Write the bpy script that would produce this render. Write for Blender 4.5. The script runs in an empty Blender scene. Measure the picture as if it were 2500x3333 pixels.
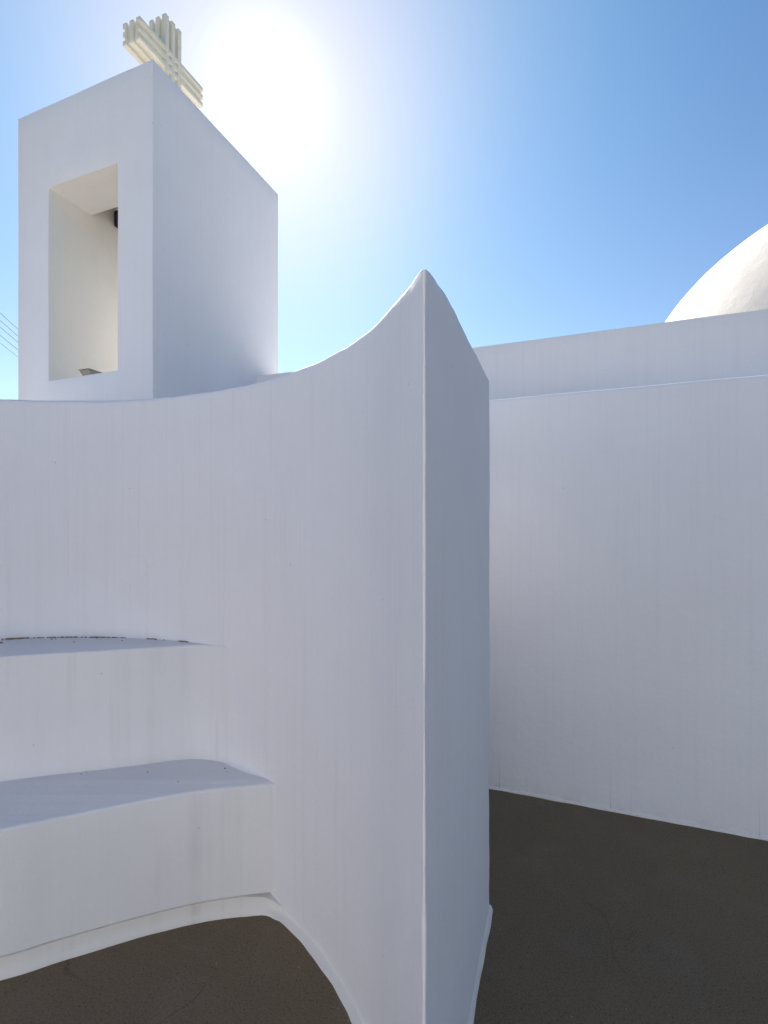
import bpy, bmesh, math, random
from mathutils import Vector, noise
random.seed(4)
S = bpy.context.scene
C = S.collection
EYE = 1.6
SUN_H = Vector((-0.229, 1.0, 0.854)).normalized()      # towards the sun

# ------------------------------------------------------------------ helpers
def tag(o, label=None, cat=None, group=None, kind=None):
    if label: o['label'] = label
    if cat: o['category'] = cat
    if group: o['group'] = group
    if kind: o['kind'] = kind
    return o

def empty(name, loc=(0, 0, 0), rz=0.0):
    o = bpy.data.objects.new(name, None)
    C.objects.link(o)
    o.location = loc
    o.rotation_euler = (0, 0, rz)
    o.empty_display_size = 0.2
    return o

def wobble(p, amp, sc):
    q = Vector(p) * sc
    return Vector((noise.noise(q), noise.noise(q + Vector((17.3, 4.1, 9.7))), noise.noise(q + Vector((3.9, 31.2, 5.5))))) * amp

def finish(name, bm, mat, parent=None, angle=40, uv='box', smooth=True):
    bmesh.ops.recalc_face_normals(bm, faces=bm.faces[:])
    me = bpy.data.meshes.new(name)
    if uv == 'box':
        lay = bm.loops.layers.uv.get('UVMap') or bm.loops.layers.uv.new('UVMap')
        for f in bm.faces:
            n = f.normal
            for l in f.loops:
                c = l.vert.co
                if abs(n.z) > 0.75: l[lay].uv = (c.x + 5.3, c.y * 0.2)
                elif abs(n.x) > abs(n.y): l[lay].uv = (c.y + 20.1, c.z)
                else: l[lay].uv = (c.x, c.z)
    bm.to_mesh(me)
    bm.free()
    if smooth:
        for p in me.polygons: p.use_smooth = True
        me.set_sharp_from_angle(angle=math.radians(angle))
    me.materials.append(mat)
    o = bpy.data.objects.new(name, me)
    C.objects.link(o)
    if parent: o.parent = parent
    return o

def resample(pts, step, closed=True):
    out = []
    n = len(pts)
    for i in range(n if closed else n - 1):
        a = Vector(pts[i]); b = Vector(pts[(i + 1) % n])
        k = max(1, int(math.ceil((b - a).length / step)))
        for j in range(k): out.append(tuple(a.lerp(b, j / k)))
    if not closed: out.append(tuple(pts[-1]))
    return out

def round_corner(prev, p, nxt, r, n=5):
    p = Vector(p); a = (Vector(prev) - p).normalized(); b = (Vector(nxt) - p).normalized()
    half = math.acos(max(-1, min(1, a.dot(b)))) / 2
    t = r / math.tan(half)
    c = p + (a + b).normalized() * (r / math.sin(half))
    s = p + a * t; e = p + b * t
    va, vb = s - c, e - c
    ang = va.angle_signed(vb)
    out = []
    for i in range(n + 1):
        th = -ang * i / n
        out.append((c.x + va.x * math.cos(th) - va.y * math.sin(th), c.y + va.x * math.sin(th) + va.y * math.cos(th)))
    return out

def prism(name, loop, ztop, zbot, mat, parent=None, r=0.01, amp=0.003, rim=0.0015, step_z=0.09, org=(0, 0, 0), bottom=False, wsc=2.2, rf=None, corners=()):
    """Vertical plastered solid over a plan loop (CCW) with a softly rounded top edge. ztop: number or f(x,y)."""
    n = len(loop)
    area = sum(loop[i][0] * loop[(i + 1) % n][1] - loop[(i + 1) % n][0] * loop[i][1] for i in range(n))
    if area < 0: loop = loop[::-1]
    zt = ztop if callable(ztop) else (lambda x, y: ztop)
    nor = []
    for i in range(n):
        a = Vector(loop[i - 1]); p = Vector(loop[i]); b = Vector(loop[(i + 1) % n])
        d1 = (p - a).normalized(); d2 = (b - p).normalized()
        n1 = Vector((d1.y, -d1.x)); n2 = Vector((d2.y, -d2.x))
        m = (n1 + n2)
        m.normalize()
        m /= max(0.5, m.dot(n1))
        nor.append(m)
    arc = [0.0]
    for i in range(n): arc.append(arc[-1] + (Vector(loop[(i + 1) % n]) - Vector(loop[i])).length)
    bm = bmesh.new()
    lay = bm.loops.layers.uv.new('UVMap')
    tops = [zt(*p) + rim * 2 * noise.noise(Vector((p[0] * 14, p[1] * 14, 2.2))) + rim * noise.noise(Vector((p[0] * 45, p[1] * 45, 5.2))) for p in loop]
    zmax = max(tops)
    nz = max(1, int(math.ceil((zmax - zbot) / step_z)))
    rows = [(k / nz, 0.0, 0.0) for k in range(nz + 1)]
    for k in range(1, 5):
        a = math.pi / 2 * k / 4
        rows.append((1.0, math.sin(a), 1 - math.cos(a)))
    rings = []
    rr_ = [rf(*p) if rf else r for p in loop]
    for (t, up, ins) in rows:
        ring = []
        for i in range(n):
            z0 = tops[i] - rr_[i]
            z = zbot + (z0 - zbot) * t + up * rr_[i]
            x = loop[i][0] - nor[i].x * ins * rr_[i]; y = loop[i][1] - nor[i].y * ins * rr_[i]
            d = noise.noise(Vector((x * wsc, y * wsc, z * wsc * .7))) * amp + noise.noise(Vector((x * 9, y * 9, z * 5))) * amp * .22
            for (qx, qy) in corners:                              # hand-run corners waver more than the faces
                g_ = math.hypot(x - qx, y - qy)
                if g_ < .05: d += (1 - g_ / .05) * (noise.noise(Vector((qx * 7, qy * 7, z * 7))) * .0028 + noise.noise(Vector((qx * 3, 1.7, z * 30))) * .0011)
            ring.append(bm.verts.new((x + nor[i].x * d - org[0], y + nor[i].y * d - org[1], z - org[2])))
        rings.append(ring)
    for k in range(len(rings) - 1):
        for i in range(n):
            j = (i + 1) % n
            f = bm.faces.new((rings[k][i], rings[k][j], rings[k + 1][j], rings[k + 1][i]))
            us = (arc[i], arc[i + 1], arc[i + 1], arc[i])
            for l, u in zip(f.loops, us): l[lay].uv = (u, l.vert.co.z)
    def cap(ring):
        from mathutils.geometry import tessellate_polygon
        for tri in tessellate_polygon([[Vector((v.co.x, v.co.y, 0)) for v in ring]]):
            try: f = bm.faces.new([ring[q] for q in tri])
            except ValueError: continue
            for l in f.loops: l[lay].uv = (l.vert.co.x + 7.7, l.vert.co.y)
    cap(rings[-1])
    if bottom: cap(rings[0])
    return finish(name, bm, mat, parent, 50, uv=None)

def sweep(name, path, norms, profile, mat, parent=None, closed=False, amp=0.002, org=(0, 0, 0), z0=0.0, var=0.0, scl=None):
    """Sweep a profile [(out, up)] along a plan path; norms point away from the wall."""
    bm = bmesh.new()
    lay = bm.loops.layers.uv.new('UVMap')
    cols = []
    arc = 0
    us = []
    for i, p in enumerate(path):
        if i: arc += (Vector(p) - Vector(path[i - 1])).length
        us.append(arc)
        col = []
        w = 1 + var * noise.noise(Vector((p[0] * 4, p[1] * 4, z0 * 3 + 1)))
        for (o, u) in profile:
            if scl:
                so, su = scl[i] if isinstance(scl[i], tuple) else (scl[i], scl[i])
                o, u = (o * so if o > 0 else o), (u * su if u > 0 else u)
            d = noise.noise(Vector((p[0] * 12, p[1] * 12, u * 20 + z0))) * amp
            oo = o * w + (d if o > 0 else 0)
            col.append(bm.verts.new((p[0] + norms[i][0] * oo - org[0], p[1] + norms[i][1] * oo - org[1], z0 + u + (d * .5 if u > 0 else 0) - org[2])))
        cols.append(col)
    m = len(profile)
    for i in range(len(cols) - 1):
        for k in range(m):
            k2 = (k + 1) % m
            f = bm.faces.new((cols[i][k], cols[i + 1][k], cols[i + 1][k2], cols[i][k2]))
            for l in f.loops:
                a = i if l.vert in cols[i] else i + 1
                l[lay].uv = (us[a], l.vert.co.z)
    bm.faces.new(cols[0]); bm.faces.new(cols[-1][::-1])
    return finish(name, bm, mat, parent, 50, uv=None)

def voxel(name, xs, ys, zs, solid, mat, parent=None, step=0.12, bev=0.006, amp=0.003, seg=2, wsc=2.2):
    """One welded rectilinear solid: cells of a grid kept where solid() says so."""
    def refine(v):
        out = []
        for a, b in zip(v, v[1:]):
            k = max(1, int(round((b - a) / step)))
            out += [a + (b - a) * j / k for j in range(k)]
        return out + [v[-1]]
    X, Y, Z = refine(xs), refine(ys), refine(zs)
    ok = lambda i, j, k: 0 <= i < len(X) - 1 and 0 <= j < len(Y) - 1 and 0 <= k < len(Z) - 1 and solid((X[i] + X[i + 1]) / 2, (Y[j] + Y[j + 1]) / 2, (Z[k] + Z[k + 1]) / 2)
    bm = bmesh.new(); vs = {}
    def V(i, j, k):
        if (i, j, k) not in vs: vs[(i, j, k)] = bm.verts.new((X[i], Y[j], Z[k]))
        return vs[(i, j, k)]
    for i in range(len(X) - 1):
        for j in range(len(Y) - 1):
            for k in range(len(Z) - 1):
                if not ok(i, j, k): continue
                if not ok(i - 1, j, k): bm.faces.new((V(i, j, k), V(i, j, k + 1), V(i, j + 1, k + 1), V(i, j + 1, k)))
                if not ok(i + 1, j, k): bm.faces.new((V(i + 1, j, k), V(i + 1, j + 1, k), V(i + 1, j + 1, k + 1), V(i + 1, j, k + 1)))
                if not ok(i, j - 1, k): bm.faces.new((V(i, j, k), V(i + 1, j, k), V(i + 1, j, k + 1), V(i, j, k + 1)))
                if not ok(i, j + 1, k): bm.faces.new((V(i, j + 1, k), V(i, j + 1, k + 1), V(i + 1, j + 1, k + 1), V(i + 1, j + 1, k)))
                if not ok(i, j, k - 1): bm.faces.new((V(i, j, k), V(i, j + 1, k), V(i + 1, j + 1, k), V(i + 1, j, k)))
                if not ok(i, j, k + 1): bm.faces.new((V(i, j, k + 1), V(i + 1, j, k + 1), V(i + 1, j + 1, k + 1), V(i, j + 1, k + 1)))
    bm.normal_update()
    if bev:
        es = [e for e in bm.edges if len(e.link_faces) == 2 and e.calc_face_angle(0) > 0.6]
        bmesh.ops.bevel(bm, geom=es, offset=bev, segments=seg, profile=0.5, affect='EDGES')
    for v in bm.verts: v.co += wobble(v.co, amp, wsc) + wobble(v.co, amp * .2, 11)
    return finish(name, bm, mat, parent, 50)

def box_bm(bm, x0, x1, y0, y1, z0, z1, bev=0.0):
    r = bmesh.ops.create_cube(bm, size=1)
    vs = r['verts']
    for v in vs:
        v.co = Vector(((x0 + x1) / 2 + v.co.x * (x1 - x0), (y0 + y1) / 2 + v.co.y * (y1 - y0), (z0 + z1) / 2 + v.co.z * (z1 - z0)))
    if bev:
        es = list({e for v in vs for e in v.link_edges})
        bmesh.ops.bevel(bm, geom=es, offset=bev, segments=2, affect='EDGES')

def tube(bm, pts, r, n=6):
    rings = []
    for i, p in enumerate(pts):
        p = Vector(p); a = Vector(pts[max(0, i - 1)]); b = Vector(pts[min(len(pts) - 1, i + 1)])
        t = (b - a).normalized()
        s = t.cross(Vector((0, 0, 1))) if abs(t.z) < .95 else t.cross(Vector((1, 0, 0)))
        s.normalize(); u = s.cross(t)
        rr = r[i] if isinstance(r, list) else r
        rings.append([bm.verts.new(p + (s * math.cos(2 * math.pi * k / n) + u * math.sin(2 * math.pi * k / n)) * rr) for k in range(n)])
    for a, b in zip(rings, rings[1:]):
        for k in range(n): bm.faces.new((a[k], a[(k + 1) % n], b[(k + 1) % n], b[k]))
    bm.faces.new(rings[0][::-1]); bm.faces.new(rings[-1])

# ------------------------------------------------------------------ materials
class NT:
    def __init__(s, name):
        s.m = bpy.data.materials.new(name); s.m.use_nodes = True
        s.t = s.m.node_tree; s.b = s.t.nodes['Principled BSDF']
    def n(s, ty, **kw):
        x = s.t.nodes.new(ty)
        for k, v in kw.items():
            if k in x.inputs.keys() if isinstance(k, str) else False: x.inputs[k].default_value = v
            else: setattr(x, k, v)
        return x
    def l(s, a, b): s.t.links.new(a, b)
    def math(s, op, a, b=None, clamp=False):
        x = s.t.nodes.new('ShaderNodeMath'); x.operation = op; x.use_clamp = clamp
        for i, v in enumerate((a, b)):
            if v is None: continue
            if isinstance(v, (int, float)): x.inputs[i].default_value = v
            else: s.l(v, x.inputs[i])
        return x.outputs[0]
    def noise(s, vec, scale, detail=3, rough=.5, mapscale=None, loc=(0, 0, 0)):
        if mapscale:
            mp = s.t.nodes.new('ShaderNodeMapping'); mp.inputs['Scale'].default_value = mapscale; mp.inputs['Location'].default_value = loc
            s.l(vec, mp.inputs['Vector']); vec = mp.outputs[0]
        x = s.t.nodes.new('ShaderNodeTexNoise')
        x.inputs['Scale'].default_value = scale; x.inputs['Detail'].default_value = detail; x.inputs['Roughness'].default_value = rough
        s.l(vec, x.inputs['Vector']); return x.outputs['Fac']
    def ramp(s, v, a, b, lo=0.0, hi=1.0):
        x = s.t.nodes.new('ShaderNodeMapRange'); x.clamp = True
        x.inputs['From Min'].default_value = a; x.inputs['From Max'].default_value = b
        x.inputs['To Min'].default_value = lo; x.inputs['To Max'].default_value = hi
        s.l(v, x.inputs['Value']); return x.outputs[0]
    def mix(s, fac, a, b):
        x = s.t.nodes.new('ShaderNodeMix'); x.data_type = 'RGBA'
        if isinstance(fac, (int, float)): x.inputs[0].default_value = fac
        else: s.l(fac, x.inputs[0])
        for i, v in ((6, a), (7, b)):
            if isinstance(v, tuple): x.inputs[i].default_value = (*v, 1)
            else: s.l(v, x.inputs[i])
        return x.outputs[2]

def plaster(name, base=(.80, .786, .795), streak=.62, stain=0.0, foot=0.0, bump=1.0, rough=.75):
    k = NT(name)
    tc = k.n('ShaderNodeTexCoord'); uv = tc.outputs['UV']; ob = tc.outputs['Object']
    geo = k.n('ShaderNodeNewGeometry'); sep = k.n('ShaderNodeSeparateXYZ'); k.l(geo.outputs['Position'], sep.inputs[0])
    sn = k.n('ShaderNodeSeparateXYZ'); k.l(geo.outputs['True Normal'], sn.inputs[0])
    vert = k.ramp(k.math('ABSOLUTE', sn.outputs['Z']), .3, .7, 1, 0)
    # large soft patches of repainting
    blot = k.ramp(k.noise(ob, 2.1, 4, .55), .35, .7)
    col = k.mix(k.math('MULTIPLY', blot, .6), base, tuple(c * .93 for c in base))
    tint = k.ramp(k.noise(ob, 1.3, 3, .5, (1, 1, 1), (5, 8, 2)), .42, .62)
    col = k.mix(k.math('MULTIPLY', tint, .4), col, (base[0] * 1.0, base[1] * .975, base[2] * .965))
    # thin rain streaks running down the face
    patch = k.ramp(k.noise(uv, 1.0, 3, .5, (1.1, .9, 1), (3, 3, 0)), .40, .68)
    s1 = k.ramp(k.noise(uv, 1.0, 3, .6, (34, .55, 1)), .52, .72)
    s2 = k.ramp(k.noise(uv, 1.0, 2, .6, (120, .8, 1), (9, 1, 0)), .56, .74)
    st = k.math('ADD', k.math('MULTIPLY', s1, .13 * streak), k.math('MULTIPLY', k.math('MULTIPLY', s2, k.math('ADD', k.math('MULTIPLY', patch, .8), .2)), .22 * streak))
    st = k.math('MULTIPLY', st, vert, True)
    col = k.mix(st, col, (.46, .44, .41))
    if stain:
        a = k.ramp(k.noise(uv, 1.0, 3, .55, (13, .5, 1), (2, 6, 0)), .50, .72)
        b = k.ramp(k.noise(uv, 1.0, 3, .5, (1.8, 1.4, 1), (8, 2, 0)), .38, .62)
        m = k.math('MULTIPLY', k.math('MULTIPLY', a, b), k.math('MULTIPLY', vert, stain), True)
        col = k.mix(m, col, (.50, .46, .39))
    if foot:
        d = k.ramp(k.noise(uv, 1.0, 1, .4, (37, .06, 1), (1, 7, 0)), .665, .71)
        lo = k.ramp(sep.outputs['Z'], .0, .38, 1, 0)
        lo2 = k.ramp(sep.outputs['Z'], .012, .028, 1, 0)
        m = k.math('MULTIPLY', d, k.math('ADD', k.math('MULTIPLY', k.math('MULTIPLY', lo, lo), .35 * foot), k.math('MULTIPLY', lo2, .6 * foot)), True)
        col = k.mix(m, col, (.16, .13, .09))
        gr = k.math('MULTIPLY', k.ramp(sep.outputs['Z'], .0, .05, 1, 0), k.ramp(k.noise(uv, 1, 4, .6, (9, 14, 1)), .45, .7))
        col = k.mix(k.math('MULTIPLY', gr, .5 * foot), col, (.33, .30, .25))
    wv = k.n('ShaderNodeVectorMath', operation='ADD'); nz = k.n('ShaderNodeTexNoise'); nz.inputs['Scale'].default_value = 2.2
    k.l(ob, nz.inputs['Vector']); k.l(ob, wv.inputs[0]); k.l(nz.outputs['Color'], wv.inputs[1])
    vc = k.n('ShaderNodeTexVoronoi', feature='DISTANCE_TO_EDGE'); vc.inputs['Scale'].default_value = 1.1; k.l(wv.outputs[0], vc.inputs['Vector'])
    crk = k.math('MULTIPLY', k.ramp(vc.outputs['Distance'], .0006, .0022, 1, 0), k.ramp(k.noise(ob, 1.7, 2, .5, (1, 1, 1), (2, 5, 7)), .54, .62))
    col = k.mix(k.math('MULTIPLY', crk, .07), col, (.35, .33, .30))
    gn = k.ramp(k.noise(ob, 150, 3, .7), .3, .7)
    col = k.mix(k.math('MULTIPLY', gn, .10), col, tuple(c * .72 for c in base))
    # pinholes and specks
    vo = k.n('ShaderNodeTexVoronoi'); vo.inputs['Scale'].default_value = 16; k.l(ob, vo.inputs['Vector'])
    sp = k.ramp(vo.outputs['Distance'], .035, .06, 1, 0)
    sr = k.n('ShaderNodeSeparateColor'); k.l(vo.outputs['Color'], sr.inputs[0])
    sp = k.math('MULTIPLY', sp, k.ramp(sr.outputs[0], .90, .91))
    col = k.mix(k.math('MULTIPLY', sp, .5), col, (.2, .18, .15))
    k.l(col, k.b.inputs['Base Color'])
    k.b.inputs['Roughness'].default_value = rough
    k.b.inputs['Specular IOR Level'].default_value = .25
    # trowel and brush relief
    h = k.math('ADD', k.math('MULTIPLY', k.noise(ob, 5.5, 5, .6), .0075), k.math('MULTIPLY', k.noise(ob, 190, 3, .6), .00045))
    h = k.math('ADD', h, k.math('MULTIPLY', k.noise(ob, 34, 3, .6), .0012))
    h = k.math('ADD', h, k.math('MULTIPLY', k.noise(uv, 1, 2, .5, (150, 9, 1)), .0005))
    bp = k.n('ShaderNodeBump'); bp.inputs['Strength'].default_value = .8 * bump; bp.inputs['Distance'].default_value = 1.0
    k.l(h, bp.inputs['Height']); k.l(bp.outputs[0], k.b.inputs['Normal'])
    return k.m

M = {}
M['wall'] = plaster('white_plaster')
M['right'] = plaster('white_plaster_streaked', base=(.795, .785, .80), streak=.5, foot=1.0)
M['parapet'] = plaster('white_plaster_parapet', base=(.81, .775, .76), streak=.5)
M['bench'] = plaster('white_plaster_bench', streak=.3, stain=.42, base=(.79, .775, .77))
M['tower'] = plaster('white_plaster_tower', streak=.35, bump=.7)
M['dome'] = plaster('white_plaster_dome', streak=.5, base=(.75, .67, .575), bump=1.1)
M['cove'] = plaster('white_plaster_skirting', streak=.2, base=(.77, .74, .69), stain=.9)
M['cross'] = plaster('cream_painted_concrete', streak=.9, stain=.5, base=(.80, .75, .61), bump=1.2)
M['cream'] = plaster('cream_bounce_tint_reveal', streak=.3, base=(.81, .785, .74))  # cream coat of the opening; part of its warmth paints in bounced light
M['ledge'] = plaster('white_plaster_ledge', streak=.2, base=(.74, .74, .735), bump=1.6)
M['back'] = plaster('white_plaster_plain')

def ground_mat():
    k = NT('brown_screed'); tc = k.n('ShaderNodeTexCoord'); ob = tc.outputs['Object']
    a = k.ramp(k.noise(ob, 1.6, 5, .6), .32, .68)
    col = k.mix(a, (.142, .098, .048), (.104, .077, .043))
    g = k.ramp(k.noise(ob, 5.0, 4, .6, (1, 1, 1), (3, 1, 0)), .5, .75)
    col = k.mix(k.math('MULTIPLY', g, .5), col, (.155, .125, .095))
    f = k.ramp(k.noise(ob, 230, 4, .75), .38, .62)
    col = k.mix(k.math('MULTIPLY', f, .8), col, (.23, .175, .12))
    f2 = k.ramp(k.noise(ob, 130, 3, .75, (1, 1, 1), (4, 4, 4)), .54, .66)
    col = k.mix(k.math('MULTIPLY', f2, .7), col, (.04, .032, .024))
    # pale specks, dark grit
    for sc, th, c, am in ((26, .93, (.45, .43, .40), .75), (19, .92, (.015, .012, .01), .8)):
        vo = k.n('ShaderNodeTexVoronoi'); vo.inputs['Scale'].default_value = sc; k.l(ob, vo.inputs['Vector'])
        sr = k.n('ShaderNodeSeparateColor'); k.l(vo.outputs['Color'], sr.inputs[0])
        sp = k.math('MULTIPLY', k.ramp(vo.outputs['Distance'], .03, .07, 1, 0), k.ramp(sr.outputs[0], th, th + .01))
        col = k.mix(k.math('MULTIPLY', sp, am), col, c)
    # pale scuffs drawn one way
    sc = k.ramp(k.noise(ob, 1, 3, .5, (2.2, 26, 1), (.4, 2, 0)), .66, .74)
    scm = k.ramp(k.noise(ob, 2.4, 2, .5, (1, 1, 1), (6, 6, 0)), .54, .66)
    col = k.mix(k.math('MULTIPLY', k.math('MULTIPLY', sc, scm), .5), col, (.28, .26, .25))
    # hair cracks
    wv = k.n('ShaderNodeVectorMath', operation='ADD')
    nz = k.n('ShaderNodeTexNoise'); nz.inputs['Scale'].default_value = 1.2; k.l(ob, nz.inputs['Vector'])
    k.l(ob, wv.inputs[0]); k.l(nz.outputs['Color'], wv.inputs[1])
    vc = k.n('ShaderNodeTexVoronoi', feature='DISTANCE_TO_EDGE'); vc.inputs['Scale'].default_value = 1.4; k.l(wv.outputs[0], vc.inputs['Vector'])
    cr = k.math('MULTIPLY', k.ramp(vc.outputs['Distance'], .0015, .004, 1, 0), k.ramp(k.noise(ob, 1.9, 2, .5, (1, 1, 1), (1, 9, 0)), .52, .62))
    col = k.mix(k.math('MULTIPLY', cr, .35), col, (.03, .025, .02))
    k.l(col, k.b.inputs['Base Color'])
    k.b.inputs['Roughness'].default_value = .8
    k.b.inputs['Specular IOR Level'].default_value = .3
    h = k.math('ADD', k.math('MULTIPLY', k.noise(ob, 300, 3, .7), .0012), k.math('MULTIPLY', k.noise(ob, 4, 4, .5), .006))
    bp = k.n('ShaderNodeBump'); bp.inputs['Strength'].default_value = .8; bp.inputs['Distance'].default_value = 1.0
    k.l(h, bp.inputs['Height']); k.l(bp.outputs[0], k.b.inputs['Normal'])
    return k.m
M['ground'] = ground_mat()

def simple(name, col, rough=.6, metal=0.0, var=.3, scale=30):
    k = NT(name); tc = k.n('ShaderNodeTexCoord')
    c = k.mix(k.ramp(k.noise(tc.outputs['Object'], scale, 4, .6), .35, .65), col, tuple(x * (1 - var) for x in col))
    k.l(c, k.b.inputs['Base Color']); k.b.inputs['Roughness'].default_value = rough; k.b.inputs['Metallic'].default_value = metal
    return k.m
M['iron'] = simple('dark_rusty_iron', (.035, .026, .024), .7, .2)
M['bronze'] = simple('weathered_bronze', (.16, .11, .055), .45, .8)
M['fixture'] = simple('weathered_grey_housing', (.46, .41, .33), .6)
M['glass'] = simple('dusty_lens', (.40, .36, .29), .5)
M['wire'] = simple('black_cable', (.03, .032, .036), .6)
M['pole'] = simple('weathered_timber', (.16, .12, .085), .8)
M['dirt'] = simple('dry_brown_dirt', (.34, .27, .18), .9, 0, .6, 60)
M['rust'] = simple('rusty_steel', (.12, .06, .035), .8)

# ------------------------------------------------------------------ ground
bm = bmesh.new()
bmesh.ops.create_grid(bm, x_segments=60, y_segments=60, size=150)
g = finish('ground', bm, M['ground'])
tag(g, kind='structure')

# ------------------------------------------------------------------ curved bench wall
CX, CY, R = -1.5, 0.933, 1.595
DX, DY = Vector((0.9292, -0.3695)), Vector((0.3695, 0.9292))   # tower / church axes in plan
def arcp(a, r=R): return (CX + r * math.cos(a), CY + r * math.sin(a))
TIP = (0.0885, 1.119); COR = (0.441, 2.13)
a0 = math.radians(24)
_p, _q = Vector(arcp(a0)), Vector((-.0028, 1.4917))
inner = [tuple(Vector(TIP) * (1 - t) ** 2 + _q * 2 * t * (1 - t) + _p * t * t) for t in (i / 14 for i in range(14))]   # straightens towards the thin end
inner += [arcp(a0 + (math.radians(182) - a0) * i / 160) for i in range(0, 161)]
back_n = DY.x * COR[0] + DY.y * COR[1]
left_end = Vector(COR) - DX * 3.95
le2 = Vector(inner[-1]) + Vector((-.45, 0))
tip_r = round_corner(inner[2], TIP, COR, .0028, 6)
cor_r = round_corner(TIP, COR, tuple(left_end), .012, 4)
side = [tip_r[-1]] + resample([tuple(Vector(tip_r[-1]).lerp(Vector(cor_r[0]), .008)), tuple(Vector(tip_r[-1]).lerp(Vector(cor_r[0]), .99)), cor_r[0]], .04, False)
back = resample([cor_r[-1], tuple(left_end), tuple(le2), inner[-1]], .12, False)
loop = inner[3:][::-1] + resample([inner[2], tip_r[0]], .006, False)[:-1] + tip_r + side[1:-1] + cor_r + back[1:-1]
# top runs level at about 2.23 m and sags where the thin end tapers off
def cw_top(x, y):
    d = math.hypot(x - TIP[0], y - TIP[1])
    tl = [(0, 2.167), (.03, 2.177), (.067, 2.185), (.13, 2.1925), (.19, 2.199), (.29, 2.2105), (.40, 2.221), (.50, 2.224), (.7, 2.229), (1.2, 2.235), (1.6, 2.238), (2.0, 2.231), (9, 2.229)]
    tr = [(0, 2.167), (.011, 2.172), (.032, 2.182), (.064, 2.191), (.107, 2.200), (.214, 2.217), (.32, 2.2235), (.53, 2.2215), (1.07, 2.223), (9, 2.229)]
    def look(tab):
        for (p, q), (r_, s_) in zip(tab, tab[1:]):
            if d <= r_: return q + (s_ - q) * (d - p) / (r_ - p)
        return 2.229
    ux, uy = COR[0] - TIP[0], COR[1] - TIP[1]
    L = math.hypot(ux, uy)
    off = abs((x - TIP[0]) * uy - (y - TIP[1]) * ux) / L        # distance from the right-hand face
    w = max(0, min(1, 1 - off / .02)) if d < 1.2 else 0
    return look(tl) * (1 - w) + look(tr) * w
cw = empty('curved_bench_wall', (CX, CY, 0))
tag(cw, 'white plastered curved wall with stepped benches in its hollow and a sharp upright end', 'wall')
O = (CX, CY, 0)
prism('wall', loop, cw_top, 0, M['wall'], cw, r=.018, amp=.004, rim=.002, step_z=.03, org=O, corners=(TIP, COR),
      rf=lambda x, y: max(.0015, min(.018, .16 * math.hypot(x - TIP[0], y - TIP[1]) - .001)))

# stepped seat and upper ledge: plan curves read along their front faces
def smooth(pts, n=40):
    out = []
    P = [Vector(p) for p in pts]
    P = [P[0] * 2 - P[1]] + P + [P[-1] * 2 - P[-2]]
    seg = n // (len(P) - 3)
    for i in range(1, len(P) - 2):
        for j in range(seg):
            t = j / seg
            a, b, c, d = P[i - 1], P[i], P[i + 1], P[i + 2]
            out.append(tuple(.5 * ((2 * b) + (c - a) * t + (2 * a - 5 * b + 4 * c - d) * t * t + (3 * b - a - 3 * c + d) * t ** 3)))
    out.append(tuple(P[-2])); return out
ledge_front = smooth([(-3.10, .95), (-2.95, 1.35), (-2.55, 1.76), (-2.05, 2.03), (-1.62, 2.157), (-1.42, 2.217), (-1.18, 2.28), (-.83, 2.40), (-.70, 2.45)], 96)
led = [p for p in ledge_front if math.hypot(p[0] - CX, p[1] - CY) < R]
fl_ = round_corner(led[-8], led[-1], arcp(math.atan2(led[-1][1] - CY, led[-1][0] - CX) - .13, R + .006), .26, 12)
ae = math.atan2(fl_[-1][1] - CY, fl_[-1][0] - CX); re_ = math.hypot(fl_[-1][0] - CX, fl_[-1][1] - CY)
led = [p for p in led if p[0] < fl_[0][0] - .01] + fl_ + [arcp(ae - .012 * i, re_ + .0012 * i + .0002 * i * i) for i in range(1, 8)]
seat_front = smooth([(-3.0, .85), (-2.72, 1.05), (-2.25, 1.45), (-1.80, 1.66), (-1.365, 1.813), (-1.198, 1.894), (-.914, 2.02), (-.694, 2.092), (-.455, 2.134), (-.36, 2.145)], 99)
def bench(name, front, zt, zb, r, amp, mat, bottom=False):
    f = [p for p in front if math.hypot(p[0] - CX, p[1] - CY) < R + .045]
    A0 = math.atan2(f[-1][1] - CY, f[-1][0] - CX); A1 = math.atan2(f[0][1] - CY, f[0][0] - CX) % (2 * math.pi)
    b = [arcp(A0 + (A1 - A0) * i / 60, R + .05) for i in range(61)]
    return prism(name, f + b, zt, zb, mat, cw, r=r, amp=amp, rim=.001, org=O, bottom=bottom)
bench('ledge', led, lambda x, y: 1.056 + .004 * noise.noise(Vector((x * 3, y * 3, 1))), .3, .009, .004, M['bench'])
bench('seat', seat_front, lambda x, y: .527 + .004 * noise.noise(Vector((x * 3, y * 3, 4))), .077, .012, .005, M['bench'], True)
# recessed skirting below the seat, running round onto the wall
def norms_of(path, sgn):
    out = []
    for i in range(len(path)):
        a = Vector(path[max(0, i - 1)]); b = Vector(path[min(len(path) - 1, i + 1)])
        t = (b - a).normalized(); out.append((sgn * t.y, -sgn * t.x))
    return out
sf = [p for p in seat_front if math.hypot(p[0] - CX, p[1] - CY) < R - .004]
ac = math.atan2(sf[-1][1] - CY, sf[-1][0] - CX)
wa = [arcp(a0 + (ac - a0) * i / 60) for i in range(60)][::-1] + inner[2:14][::-1]
rc = round_corner(sf[-9], sf[-1], wa[6], .10, 10)
path = [p for p in sf if p[0] < rc[0][0] - .01] + rc + [p for p in wa if p[1] < rc[-1][1] - .01]
prof = [(-.16, -.01), (-.16, .070), (-.008, .070), (-.003, .067), (-.003, .052), (-.0015, .036), (.002, .024), (.008, .015), (.012, .008), (.013, -.004)]
k0 = len([p for p in sf if p[0] < rc[0][0] - .01])
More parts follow.
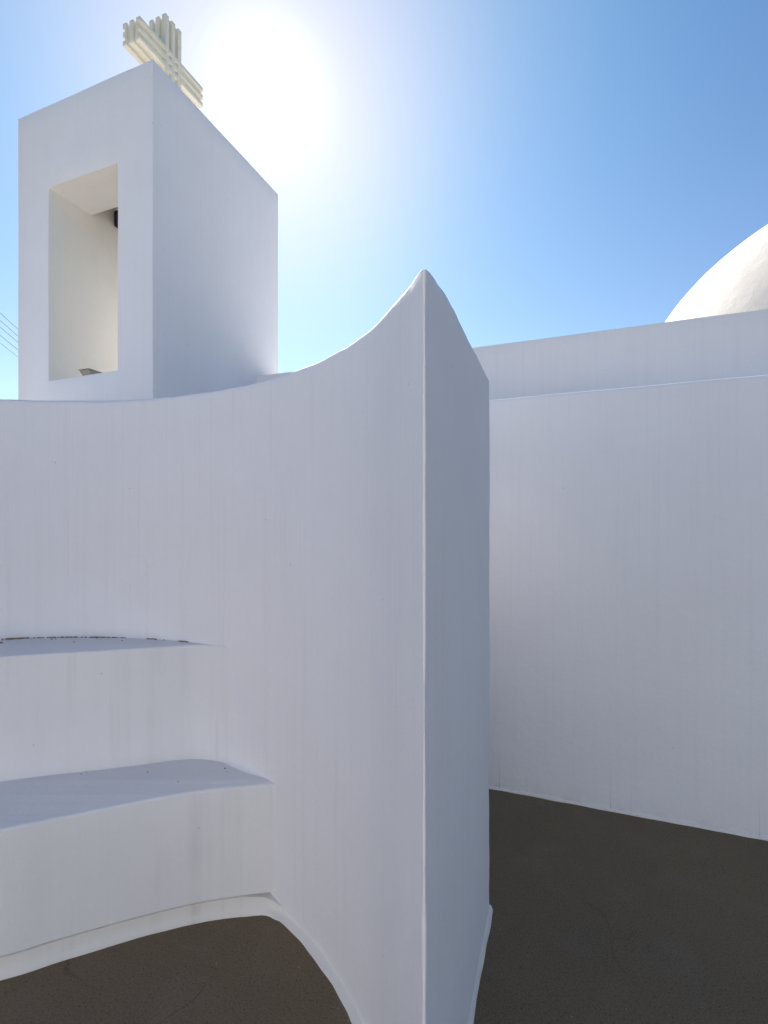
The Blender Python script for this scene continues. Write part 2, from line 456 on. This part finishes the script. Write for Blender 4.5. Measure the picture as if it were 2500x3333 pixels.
grow = [(1 + 1.0 * q, 1 - .45 * q) for q in (max(0, min(1, (i - k0 + 4) / 14)) for i in range(len(path)))]
sweep('skirting', path, norms_of(path, 1), prof, M['cove'], cw, amp=.003, org=O, var=.3, scl=grow)
sd = resample([tip_r[-1], (COR[0] + .002, COR[1] + .004)], .03, False)
dd = (Vector(COR) - Vector(TIP)).normalized()
sweep('skirting', sd, [(dd.y, -dd.x)] * len(sd), [(-.02, -.01), (-.02, .024), (.001, .024), (.006, .019), (.011, .010), (.015, -.004)], M['cove'], cw, amp=.003, org=O, var=.4)
# soft fillets where tops run into the wall
def fillet(path, nrm, z0, r, mat):
    pr = [(-.01, -.006), (-.01, r), (0, r)] + [(r - r * math.cos(a), r - r * math.sin(a)) for a in (math.radians(q) for q in (22, 45, 68, 90))][:4]
    pr = [(-.01, -.006), (-.01, r)] + [(r * (1 - math.cos(t)) - .0003, r * (1 - math.sin(t)) + .0) for t in (math.radians(q) for q in (3, 20, 38, 56, 74, 90))] + [(r, -.006)]
    return sweep('fillet', path, nrm, pr, mat, cw, amp=.0, org=O, z0=z0, scl=[max(.04, math.sin(math.pi * min(1, max(0, i / (len(path) - 1))))) for i in range(len(path))])
fa = [arcp(math.radians(49.5) + math.radians(13.5) * i / 30, R + .002) for i in range(31)]
fillet(fa, [(-(p[0] - CX) / R, -(p[1] - CY) / R) for p in fa], .5265, .032, M['wall'])

# dirt caught in the joint at the back of the upper ledge
bm = bmesh.new()
for i in range(170):
    a = math.radians(random.uniform(68, 103))
    if noise.noise(Vector((a * 9, 3, 1))) < -.18 or random.random() < .4: continue
    rr = R - .001 - random.uniform(0, .006)
    w = random.choice((.003, .005, .008, .012)) * random.uniform(.7, 1.2); d = random.uniform(.0008, .005)
    if random.random() < .12: d *= 2.2
    c = Vector(arcp(a, rr)); t = Vector((-math.sin(a), math.cos(a))); q = -Vector((math.cos(a), math.sin(a)))
    pts = []
    m = 9
    sk = random.uniform(-.6, .6)
    for k in range(m):
        th = 2 * math.pi * k / m
        ww = w * random.uniform(.6, 1.1); ds = d * random.uniform(.5, 1.1)
        p = c + t * (math.cos(th) * ww + sk * math.sin(th) * ds) + q * (math.sin(th) * ds)
        pts.append(p)
    top = [bm.verts.new((p.x, p.y, 1.0605 + random.uniform(0, .002))) for p in pts]
    bot = [bm.verts.new((p.x, p.y, 1.050)) for p in pts]
    bm.faces.new(top)
    for k in range(m): bm.faces.new((bot[k], bot[(k + 1) % m], top[(k + 1) % m], top[k]))
for i in range(16):                                   # crumbs lying on the two treads
    a = math.radians(random.uniform(55, 105) if i % 3 else random.uniform(76, 104)); zt_ = .531 if i % 3 else 1.060
    c = Vector(arcp(a, random.uniform(R - .30, R - .03) if i % 3 else random.uniform(R - .12, R - .02)))
    m = 6; s_ = random.uniform(.0012, .004); el = random.uniform(1, 2.6); th0 = random.uniform(0, 3)
    def q_(th, z, f): 
        u_, v_ = math.cos(th) * s_ * el * f, math.sin(th) * s_ * f
        return bm.verts.new((c.x + u_ * math.cos(th0) - v_ * math.sin(th0), c.y + u_ * math.sin(th0) + v_ * math.cos(th0), z))
    A_ = [q_(2 * math.pi * k / m, zt_ - .006, 1) for k in range(m)]; B_ = [q_(2 * math.pi * k / m, zt_ + .002, .7) for k in range(m)]
    bm.faces.new(B_)
    for k in range(m): bm.faces.new((A_[k], A_[(k + 1) % m], B_[(k + 1) % m], B_[k]))
dr = finish('dirt', bm, M['dirt'], smooth=False)
tag(dr, 'brown dirt and flaked paint caught along the back joint of the upper ledge', 'dirt', kind='stuff')

# ------------------------------------------------------------------ church building on the right
SET = 0.70
DL = 3.155; DU = DL + SET
rz = math.atan2(DX.y, DX.x)
ORG = DY * DL                                    # local frame: x along the wall (towards camera right), y into the building
ch = empty('church_building', (ORG.x, ORG.y, 0), rz)
tag(ch, 'long white church wall with a narrow ledge, set-back parapet and big rounded dome', 'church')
XL = -1.78
voxel('lower_wall', [-3.4, 14], [0, SET + .3], [0, 2.390], lambda x, y, z: True, M['right'], ch, step=.1, bev=.018, amp=.004, seg=4)
zu = 2.972
voxel('upper_wall', [-2.9, 14], [SET, SET + .28], [2.2, zu], lambda x, y, z: True, M['parapet'], ch, step=.1, bev=.005, amp=.003)
bm = bmesh.new(); box_bm(bm, -2.86, 13.9, SET + .27, 9.5, 2.3, 2.62); finish('roof', bm, M['back'], ch)
voxel('rear_wall', [-2.86, 14], [9.5, 9.8], [0, 2.95], lambda x, y, z: True, M['back'], ch, step=.6)
voxel('side_wall', [13.9, 14.18], [.05, 9.45], [0, 2.95], lambda x, y, z: True, M['back'], ch, step=.6)
voxel('skirting', [-3.4, 14], [-.010, .05], [-.02, .014], lambda x, y, z: True, M['cove'], ch, step=.03, bev=.004, amp=.006, seg=1, wsc=9)
# dome
K = (DU / 3.66)
dc = Vector((5.28, 5.5, 1.1)) ; dr_ = 2.4456
k2 = 1.06; dc.x += .02
dcw = Vector((dc.x * k2, dc.y * k2, EYE + dc.z * k2)); drr = dr_ * k2
loc = Vector((dcw.x - ORG.x, dcw.y - ORG.y))
lx = loc.x * DX.x + loc.y * DX.y; ly = loc.x * DY.x + loc.y * DY.y
bm = bmesh.new()
rings = []
N = 128; Mr = 40
for k in range(Mr + 1):
    e = math.radians(-12 + 102 * k / Mr)
    if k == Mr: break
    rings.append([bm.verts.new((drr * math.cos(e) * math.cos(2 * math.pi * i / N), drr * math.cos(e) * math.sin(2 * math.pi * i / N), drr * math.sin(e))) for i in range(N)])
apex = bm.verts.new((0, 0, drr))
for a, b in zip(rings, rings[1:]):
    for i in range(N): bm.faces.new((a[i], a[(i + 1) % N], b[(i + 1) % N], b[i]))
for i in range(N): bm.faces.new((rings[-1][i], rings[-1][(i + 1) % N], apex))
for v in bm.verts: v.co += v.co.normalized() * (noise.noise(v.co * 1.3) * .006 + noise.noise(v.co * 5) * .0015)
lay = bm.loops.layers.uv.new('UVMap')
for f in bm.faces:
    for l in f.loops:
        c = l.vert.co; l[lay].uv = ((math.atan2(c.y, c.x)) * drr * .8, c.z)
dome = finish('dome', bm, M['dome'], ch, uv=None)
dome.location = (lx, ly, dcw.z)

# ------------------------------------------------------------------ bell tower
k = 4.607 / 4.37
tc_ = Vector((-1.508 * k, 3.325 * k))            # near right corner
W, D = 1.322 * k, 1.455 * k
HT = EYE + 3.058 * k
xl, xr = -W + .33 * k, -.313 * k                 # opening jambs
zs_, zh = EYE + 1.063 * k, EYE + 2.463 * k       # sill, head
tw = empty('bell_tower', (tc_.x, tc_.y, 0), rz)
tag(tw, 'tall square white bell tower with a deep opening and a grooved cross on its roof', 'bell tower')
y1 = .352 * k; y2 = D - .30 * k
zc = zh + .34
def t_solid(x, y, z):
    if xl < x < xr and zs_ < z < zh: return False
    if xl < x < xr and y1 < y < y2 and z < zc and z > zs_: return False
    return True
tb = voxel('tower_body', [-W, xl, xr, 0], [0, y1, y2, D], [0, zs_, zh, zc, HT], t_solid, M['tower'], tw, step=.14, bev=.005, amp=.0035)
tb.data.materials.append(M['cream'])
for p in tb.data.polygons:
    c = p.center
    if xl - .012 < c.x < xr + .012 and .004 < c.y < D - .004 and zs_ - .012 < c.z < zc + .02: p.material_index = 1
# grooved cross
cc = Vector((-1.834, 4.28)) * k
rel = cc - tc_
cx_, cy_ = rel.dot(DX), rel.dot(DY)
w = .178 * k; dep = .020 * k; rd = .040 * k; gv = (w - 3 * rd) / 2
armb = EYE + 3.765 * k; armt = armb + w
pt = EYE + 4.207 * k; al = .348 * k
def bands(a, b, outer=True):                      # ridge / groove coordinates across one face
    return [a, a + dep, a + rd, a + rd + gv, a + 2 * rd + gv, a + 2 * rd + 2 * gv, b - dep, b]
def ingroove(v, a): return (a + rd < v < a + rd + gv) or (a + 2 * rd + gv < v < a + 2 * rd + 2 * gv)
hx = w / 2
def c_solid(x, y, z):
    inarm = armb < z < armt
    inpost = -hx < y < hx
    if not (inarm or inpost): return False
    gx, gy, gz = ingroove(x, -hx), ingroove(y, -hx), ingroove(z, armb)
    sx = abs(x) > hx - dep; sy = abs(y) > hx - dep
    if inarm and not inpost:
        szz = z < armb + dep or z > armt - dep
        se = abs(y) > al - dep
        if gz and sx: return False
        if gx and szz: return False
        if se and (gx): return False
        if se and gz and sx: return False
        return True
    if inpost and not inarm:
        if gy and sx: return False
        if gx and sy: return False
        if z > pt - dep and gx: return False
        if z > pt - dep and gy and sx: return False
        return True
    if sx and gy and gz: return False
    return True
ysc = sorted(set([-al, -al + dep, al - dep, al] + bands(-hx, hx)))
zsc = sorted(set([HT - .03, pt - dep, pt] + bands(armb, armt)))
cr = voxel('cross', bands(-hx, hx), ysc, zsc, c_solid, M['cross'], tw, step=.2, bev=.003, amp=.002, seg=1, wsc=5)
cr.location = (cx_, cy_, 0)

# bell hung in the chamber of the tower
bx = (xl + xr) / 2
yb = .60 * k
bw = tc_ + DX * bx + DY * yb
bell = empty('bell', (bw.x, bw.y, zh), rz)
tag(bell, 'dark bell yoke hanging under the ceiling inside the tower opening', 'bell')
half = (xr - xl) / 2
bm = bmesh.new(); box_bm(bm, -half + .01, half - .01, -.05, .05, .030, .135, .008)
for s in (-1, 1): box_bm(bm, s * (half - .045) - .035, s * (half - .045) + .035, -.062, .062, .016, .150, .006)
finish('yoke', bm, M['iron'], bell)
bm = bmesh.new()
prof = [(.0, -.02), (.045, -.022), (.07, -.04), (.082, -.08), (.09, -.14), (.105, -.19), (.132, -.225), (.138, -.24), (.128, -.24), (.095, -.19), (.08, -.12), (.07, -.06), (0, -.045)]
rr = []
for (r_, z_) in prof: rr.append([bm.verts.new((max(r_, .001) * math.cos(2 * math.pi * i / 32), max(r_, .001) * math.sin(2 * math.pi * i / 32), z_)) for i in range(32)])
for a, b in zip(rr, rr[1:]):
    for i in range(32): bm.faces.new((a[i], a[(i + 1) % 32], b[(i + 1) % 32], b[i]))
box_bm(bm, -.012, .012, -.03, .03, -.025, .04)
finish('bell_cup', bm, M['bronze'], bell)
bm = bmesh.new(); tube(bm, [(0, 0, -.05), (0, 0, -.2), (0, 0, -.215), (0, 0, -.25)], [.006, .006, .018, .016], 10); finish('clapper', bm, M['iron'], bell)

# small floodlight on the sill
fx = (xl + .335 * k)
fl_w = tc_ + DX * fx + DY * .085
fl = empty('floodlight', (fl_w.x, fl_w.y, zs_), rz)
tag(fl, 'small weathered grey-brown floodlight lying on the sill of the tower opening', 'floodlight')
bm = bmesh.new()
def wedge(bm, x0, x1, y0, y1, z0, z1, sl):
    v = [bm.verts.new(p) for p in ((x0 + sl, y0, z0), (x1 - sl * .2, y0, z0), (x1, y1, z0), (x0 + sl, y1, z0), (x0, y0 - .03, z1), (x1 - .02, y0 - .03, z1), (x1 - .02, y1, z1), (x0, y1, z1))]
    for f in ((0, 1, 2, 3), (7, 6, 5, 4), (0, 4, 5, 1), (1, 5, 6, 2), (2, 6, 7, 3), (3, 7, 4, 0)): bm.faces.new([v[i] for i in f])
wedge(bm, -.055, .065, -.03, .07, .0, .052, .014)
bmesh.ops.bevel(bm, geom=bm.edges[:], offset=.004, segments=2, affect='EDGES')
finish('housing', bm, M['fixture'], fl)
bm = bmesh.new(); box_bm(bm, -.058, .050, -.066, .072, .0525, .058, .002); finish('rim', bm, M['glass'], fl)

# ------------------------------------------------------------------ overhead wires on the left
dirw = Vector((-.292, 1.0))
labels = ['topmost of the five thin dark wires slanting down to the left edge of the tower',
          'second highest of the five thin wires beside the left edge of the tower',
          'middle one of the five thin wires running behind the tower',
          'second lowest of the five thin wires beside the left edge of the tower',
          'lowest and faintest of the five thin wires beside the tower']
p0 = Vector((-10.7, 14.2)) - dirw * 9.0
p1 = Vector((-10.7, 14.2)) + dirw * 42
for i, (h, rw) in enumerate(zip((6.0, 5.79, 5.605, 5.375, 5.16), (.0085, .0085, .0085, .0085, .006))):
    bm = bmesh.new()
    pts = []
    for j in range(31):
        t = j / 30
        p = p0.lerp(p1, t)
        sag = -.5 * 4 * t * (1 - t) + .5 * 4 * (9 / 51) * (1 - 9 / 51)
        pts.append((p.x - p0.x, p.y - p0.y, EYE + h + sag * .0))
    tube(bm, pts, rw, 6)
    o = finish('overhead_wire', bm, M['wire'])
    o.location = (p0.x, p0.y, 0)
    tag(o, labels[i], 'wire', 'overhead wires left of the tower')
for q, lb in ((p0, 'timber utility pole carrying the near end of the five wires'), (p1, 'timber utility pole carrying the far end of the five wires')):
    up = empty('utility_pole', (q.x, q.y, 0), math.atan2(dirw.y, dirw.x))
    tag(up, lb, 'utility pole', 'poles of the overhead wires')
    bm = bmesh.new(); tube(bm, [(0, -.13, -.3), (0, -.13, 4), (0, -.13, 8.2)], [.14, .125, .10], 12); finish('pole', bm, M['pole'], up)
    for h in (6.0, 5.79, 5.605, 5.375, 5.16):
        bm = bmesh.new(); tube(bm, [(0, -.06, EYE + h), (0, .03, EYE + h)], [.025, .03], 8); finish('insulator', bm, M['iron'], up)

# ------------------------------------------------------------------ unseen white wall added behind the camera to bounce sunlight as fill
cwl = voxel('bounce_wall', [-6, 7.3], [-.15, .15], [0, 3.7], lambda x, y, z: True, M['back'], None, step=.4)
cwl.location = (-4.5, -4.0, 0); cwl.rotation_euler = (0, 0, math.radians(-10))
tag(cwl, 'plain white unseen wall added behind the camera to bounce fill light onto the benches', 'wall')

# ------------------------------------------------------------------ light
sun_el = math.asin(SUN_H.z)
az = math.atan2(SUN_H.x, SUN_H.y)                 # from +Y towards +X
w_ = bpy.data.worlds.new('World'); S.world = w_; w_.use_nodes = True
t = w_.node_tree
bg = t.nodes['Background']
sky = t.nodes.new('ShaderNodeTexSky'); sky.sky_type = 'NISHITA'; sky.sun_disc = False
sky.sun_elevation = sun_el; sky.sun_rotation = az
sky.altitude = 0; sky.air_density = 1.0; sky.dust_density = .05; sky.ozone_density = 3.0
hs = t.nodes.new('ShaderNodeHueSaturation'); hs.inputs['Saturation'].default_value = 1.15
t.links.new(sky.outputs[0], hs.inputs['Color']); t.links.new(hs.outputs[0], bg.inputs['Color']); bg.inputs['Strength'].default_value = .080
# circumsolar aureole: bright scattering in the air round the sun
tcn = t.nodes.new('ShaderNodeTexCoord'); dp = t.nodes.new('ShaderNodeVectorMath'); dp.operation = 'DOT_PRODUCT'
t.links.new(tcn.outputs['Generated'], dp.inputs[0]); dp.inputs[1].default_value = SUN_H
def wm(op, a, b=None):
    x = t.nodes.new('ShaderNodeMath'); x.operation = op
    for i, v in enumerate((a, b)):
        if v is None: continue
        if isinstance(v, (int, float)): x.inputs[i].default_value = v
        else: t.links.new(v, x.inputs[i])
    return x.outputs[0]
dpc = wm('MAXIMUM', dp.outputs['Value'], 0.0)
sz = t.nodes.new('ShaderNodeSeparateXYZ'); t.links.new(tcn.outputs['Generated'], sz.inputs[0])
hz = wm('POWER', wm('SUBTRACT', 1.0, wm('MAXIMUM', sz.outputs['Z'], 0.0)), 3.0)      # hazier air low in the sky
TERMS = [(wm('POWER', dpc, 2500.0), (3.0, 2.9, 2.7)), (wm('POWER', dpc, 500.0), (.24, .38, .16)),
         (wm('POWER', dpc, 30.0), (.31, .14, .0)), (wm('POWER', dpc, 8.0), (.086, .165, .17)),
         (wm('MULTIPLY', hz, wm('POWER', dpc, 2.0)), (.42, .33, .16))]
cmb = t.nodes.new('ShaderNodeCombineXYZ')
for ch_ in range(3):
    tot = None
    for v, c in TERMS:
        q = wm('MULTIPLY', v, c[ch_]); tot = q if tot is None else wm('ADD', tot, q)
    t.links.new(tot, cmb.inputs[ch_])
bg2 = t.nodes.new('ShaderNodeBackground'); t.links.new(cmb.outputs[0], bg2.inputs['Color'])
ad = t.nodes.new('ShaderNodeAddShader')
t.links.new(bg.outputs[0], ad.inputs[0]); t.links.new(bg2.outputs[0], ad.inputs[1])
t.links.new(ad.outputs[0], t.nodes['World Output'].inputs['Surface'])
sl = bpy.data.lights.new('sun', 'SUN'); sl.energy = 5.0; sl.angle = math.radians(.53); sl.color = (1.0, .965, .915)
so = bpy.data.objects.new('sun', sl); C.objects.link(so)
so.rotation_euler = SUN_H.to_track_quat('Z', 'Y').to_euler()
so.location = (-3, 12, 14)

# ------------------------------------------------------------------ camera
cam = bpy.data.cameras.new('camera'); co = bpy.data.objects.new('camera', cam); C.objects.link(co)
co.location = (0, 0, EYE); co.rotation_euler = (math.radians(90), 0, 0)
cam.sensor_fit = 'VERTICAL'; cam.sensor_height = 36; cam.lens = 36 * 1660 / 3333
cam.shift_y = (1718 - 1666.5) / 3333
cam.clip_start = .02; cam.clip_end = 1000
S.camera = co
S.view_settings.view_transform = 'Standard'; S.view_settings.look = 'None'
S.view_settings.exposure = 0.86; S.view_settings.gamma = 1.0
S.cycles.max_bounces = 8; S.cycles.diffuse_bounces = 5
S.cycles.use_denoising = True
